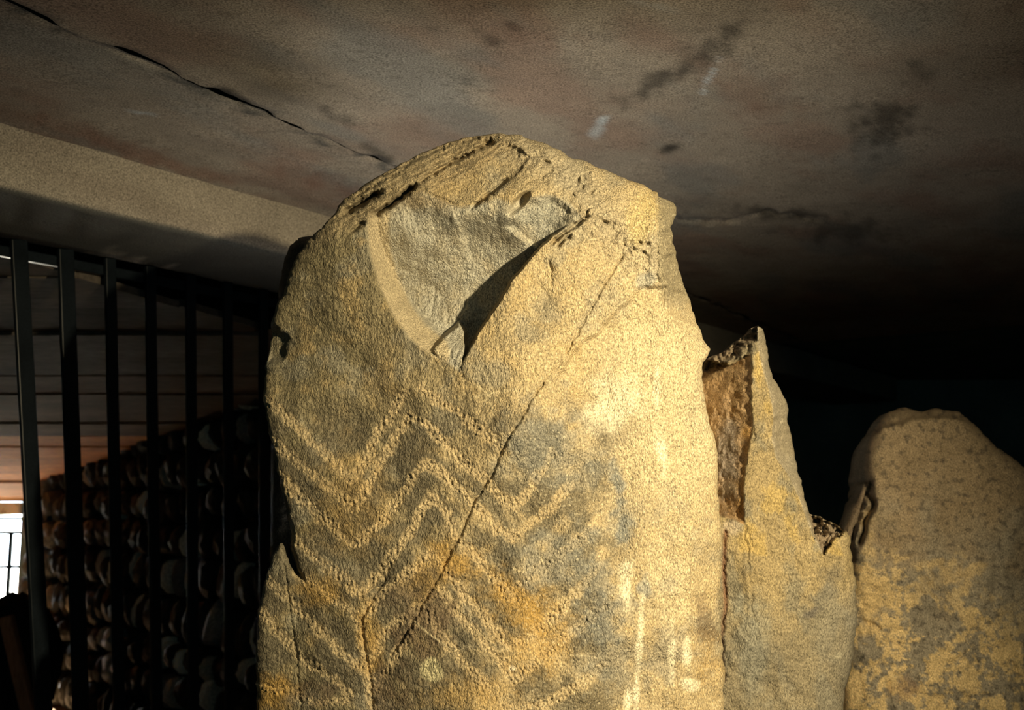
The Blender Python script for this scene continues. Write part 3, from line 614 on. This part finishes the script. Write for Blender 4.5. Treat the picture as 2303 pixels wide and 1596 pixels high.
def col2(u, v, sd, d):
    c = np.tile(np.array([.33, .26, .14]), (u.size, 1))
    c = mix(c, (.215, .20, .15), .7*ss(-.1, .5, fbm(u/70, v/120, 4, 221))); c = mix(c, (.47, .34, .12), .65*ss(.0, .6, fbm(u/60+4, v/90, 4, 223))*(v < 1250))
    s = psd(u, v, SC2); c = mix(c, (.42, .28, .15), .9*ss(0, 6, s)); c = mix(c, (.40, .22, .05), .7*ss(0, 4, s)*blob(u, v, 1678, 1060, 22, 150, 6)); c = mix(c, (.24, .22, .20), .7*ss(0, 4, s)*blob(u, v, 1635, 1030, 40, 110, 0))
    _, sg, _ = pdist(u, v, RID); c = mix(c, (.42, .37, .28), .8*(sg < 0)*(v < 1250)*(u < 1850))  # facet turned to the lamp painted paler, as if more brightly lit
    tl, _, _ = pdist(u, v, [(1583, 812), (1612, 797), (1640, 783), (1668, 758), (1695, 735)]); c = mix(c, (.28, .22, .15), (1-ss(10, 40, tl))*(u < 1700))
    s = psd(u, v, NOT2); c = mix(c, (.33, .26, .18), ss(0, 5, s))
    c = mix(c, (.46, .38, .27), .8*blob(u, v, 1645, 1185, 26, 18, 10))
    l, _, _ = pdist(u, v, [(1632, 1195), (1628, 1280), (1632, 1360), (1622, 1440), (1628, 1530)]); c = mix(c, (.22, .10, .05), .8*np.exp(-(l/5)**2))
    c = mix(c, (.10, .09, .085), .75*blob(u, v, 1832, 1372, 22, 10, -35, .8, .8)); c = mix(c, (.18, .165, .13), .6*blob(u, v, 1860, 1320, 26, 60, 25, .8, .6)); c = mix(c, (.60, .54, .36), .8*blob(u, v, 1886, 1474, 10, 6, -20, .5, .6))
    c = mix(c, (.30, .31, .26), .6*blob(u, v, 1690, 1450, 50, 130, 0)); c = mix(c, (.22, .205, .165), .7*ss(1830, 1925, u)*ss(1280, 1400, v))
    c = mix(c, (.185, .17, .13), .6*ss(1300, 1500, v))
    return c
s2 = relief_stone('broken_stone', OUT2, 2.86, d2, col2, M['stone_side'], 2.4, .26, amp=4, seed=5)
tag(s2, 'jagged golden upright stone with a broken two-pointed top, right behind the carved stone', 'stone')

# ============================================================ RIGHT-HAND STONE
OUT3 = [(1880, 2300), (1885, 1400), (1912, 1300), (1918, 1225), (1921, 1200), (1935, 1170), (1946, 1130), (1950, 1085), (1948, 1045), (1951, 1010), (1960, 985), (1975, 955), (2000, 926), (2025, 917), (2065, 925), (2105, 917), (2160, 927), (2178, 942), (2215, 980), (2250, 1010), (2303, 1050), (2390, 1120), (2440, 1250), (2460, 1500), (2470, 2300)]
def d3(u, v, sd):
    d = .16*np.maximum(0, (u-2150)/250)**2+.10*np.maximum(0, (2000-u)/110)**2+.0006*np.maximum(0, 1150-v)+.02*fbm(u/150, v/150, 4, 301)+.006*fbm(u/30, v/30, 4, 302)
    wu, wv = warp(u, v, 8, 40, 303)
    l, s, _ = pdist(wu, wv, [(1962, 985), (1985, 965), (2010, 958), (2060, 945), (2150, 940), (2180, 950)]); d += np.where(s < 0, .05*ss(0, 10, l)+.0012*l, 0)
    l, s, _ = pdist(wu, wv, [(1955, 1085), (1958, 1130), (1945, 1170), (1935, 1215)]); d += .08*np.exp(-(l/7)**2)
    for ln in ([(1930, 1390), (1955, 1402), (1985, 1410)], [(2270, 1490), (2295, 1520)], [(2003, 1530), (2000, 1570), (2015, 1600)]):
        l, _, _ = pdist(wu, wv, ln); d += .014*np.exp(-(l/4)**2)
    k = np.clip(sd/26, 0, 1); d += .06*(1-np.sqrt(1-(1-k)**2)); d += .002*fbm(u/8, v/8, 3, 305)
    return d
def col3(u, v, sd, d):
    c = np.tile(np.array([.31, .235, .145]), (u.size, 1))
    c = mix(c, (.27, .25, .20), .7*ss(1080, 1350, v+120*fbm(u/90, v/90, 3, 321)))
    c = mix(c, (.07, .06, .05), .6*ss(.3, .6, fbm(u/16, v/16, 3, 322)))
    wa, wb = warp(u, v, 26, 60, 326); g = fbm(wa/85, wb/85, 3, 325, .6)+.55*fbm(u/15, v/15, 3, 327, .7)+-.06+.28*ss(1250, 1600, v)
    k = ss(.0, .35, g)*ss(1170, 1350, v+60*noise(u/80, v/80, 3)-.25*(2303-u)*0+(2000-u)*.45)
    c = mix(c, (.66, .49, .245), .95*k)
    c = mix(c, (.64, .47, .23), .85*blob(u, v, 1960, 1340, 40, 90, 0, .8, .8)); c = mix(c, (.60, .44, .22), .7*blob(u, v, 2150, 1290, 60, 36, 20, .7, 1.0))
    c = mix(c, (.26, .17, .10), .6*blob(u, v, 2040, 1550, 34, 30, 0, .6, .5))
    return c
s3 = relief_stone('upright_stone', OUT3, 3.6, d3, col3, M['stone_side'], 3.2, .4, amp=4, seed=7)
tag(s3, 'brown round-shouldered upright stone with ochre crust low down, at the right edge', 'stone')
flk = relief_stone('stone_flake', [(1890, 1260), (1893, 1210), (1905, 1178), (1925, 1135), (1940, 1100), (1950, 1075), (1952, 1100), (1940, 1150), (1930, 1180), (1918, 1215), (1912, 1260)], 3.72, lambda u, v, sd: .003*fbm(u/14, v/14, 3, 331)+.015*(1-np.clip(sd/8, 0, 1)), lambda u, v, sd, d: np.tile(np.array([.20, .15, .10]), (u.size, 1)), M['stone_side'], 3, .12, amp=2, seed=9, parent=s3)

# stone with its shade put into a dark colour, showing past the upper left shoulder
s4 = relief_stone('rear_stone', [(600, 2500), (610, 900), (628, 640), (640, 580), (652, 552), (668, 537), (700, 530), (760, 560), (800, 700), (820, 2500)], 2.98, lambda u, v, sd: .01*fbm(u/60, v/60, 4, 401)+.06*(1-np.sqrt(1-(1-np.clip(sd/30, 0, 1))**2)), lambda u, v, sd, d: np.tile(np.array([.05, .045, .035]), (u.size, 1)), M['stone_side'], 5, .25, amp=3, seed=11, back_col=(.05, .045, .035))
tag(s4, 'shaded stone peeping out behind the upper left shoulder of the carved stone', 'stone')
# chip on the ledge between the two stones
chip_p = at(1597, 783, 2.80)

# ============================================================ LOW LEFT: BOULDER AND POST
def lump(name, c, r, mat, seed, sub=3):
    import bmesh
    bm = bmesh.new(); bmesh.ops.create_icosphere(bm, subdivisions=sub, radius=1)
    V = np.array([v.co[:] for v in bm.verts]); Fc = [[v.index for v in f.verts] for f in bm.faces]; bm.free()
    k = 1+.16*fbm(V[:, 0]*1.6+seed, V[:, 1]*1.6+V[:, 2]*1.3, 4, seed)
    V = V*k[:, None]*np.array(r)+np.array(c); V[:, 2] = np.maximum(V[:, 2], -.02)
    return mesh_obj(name, V, Fc, mat, None, (c[0], c[1], 0), smooth=False)
b = at(40, 1325, 7.6)
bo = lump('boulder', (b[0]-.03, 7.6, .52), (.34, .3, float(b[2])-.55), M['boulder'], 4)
tag(bo, 'black shadowed boulder below the bright gate at the left edge', 'boulder')
pa, pb = at(14, 1385, 6.6), at(64, 1600, 6.6); d_ = (pb-pa)/(pb[2]-pa[2]); p0 = pa+d_*(0-pa[2])
po = bar_box('leaning_post', tuple(p0), tuple(pa), .075, .07, M['timber'], None)
tag(po, 'narrow dull brown post low at the left edge, in front of the black boulder', 'post')
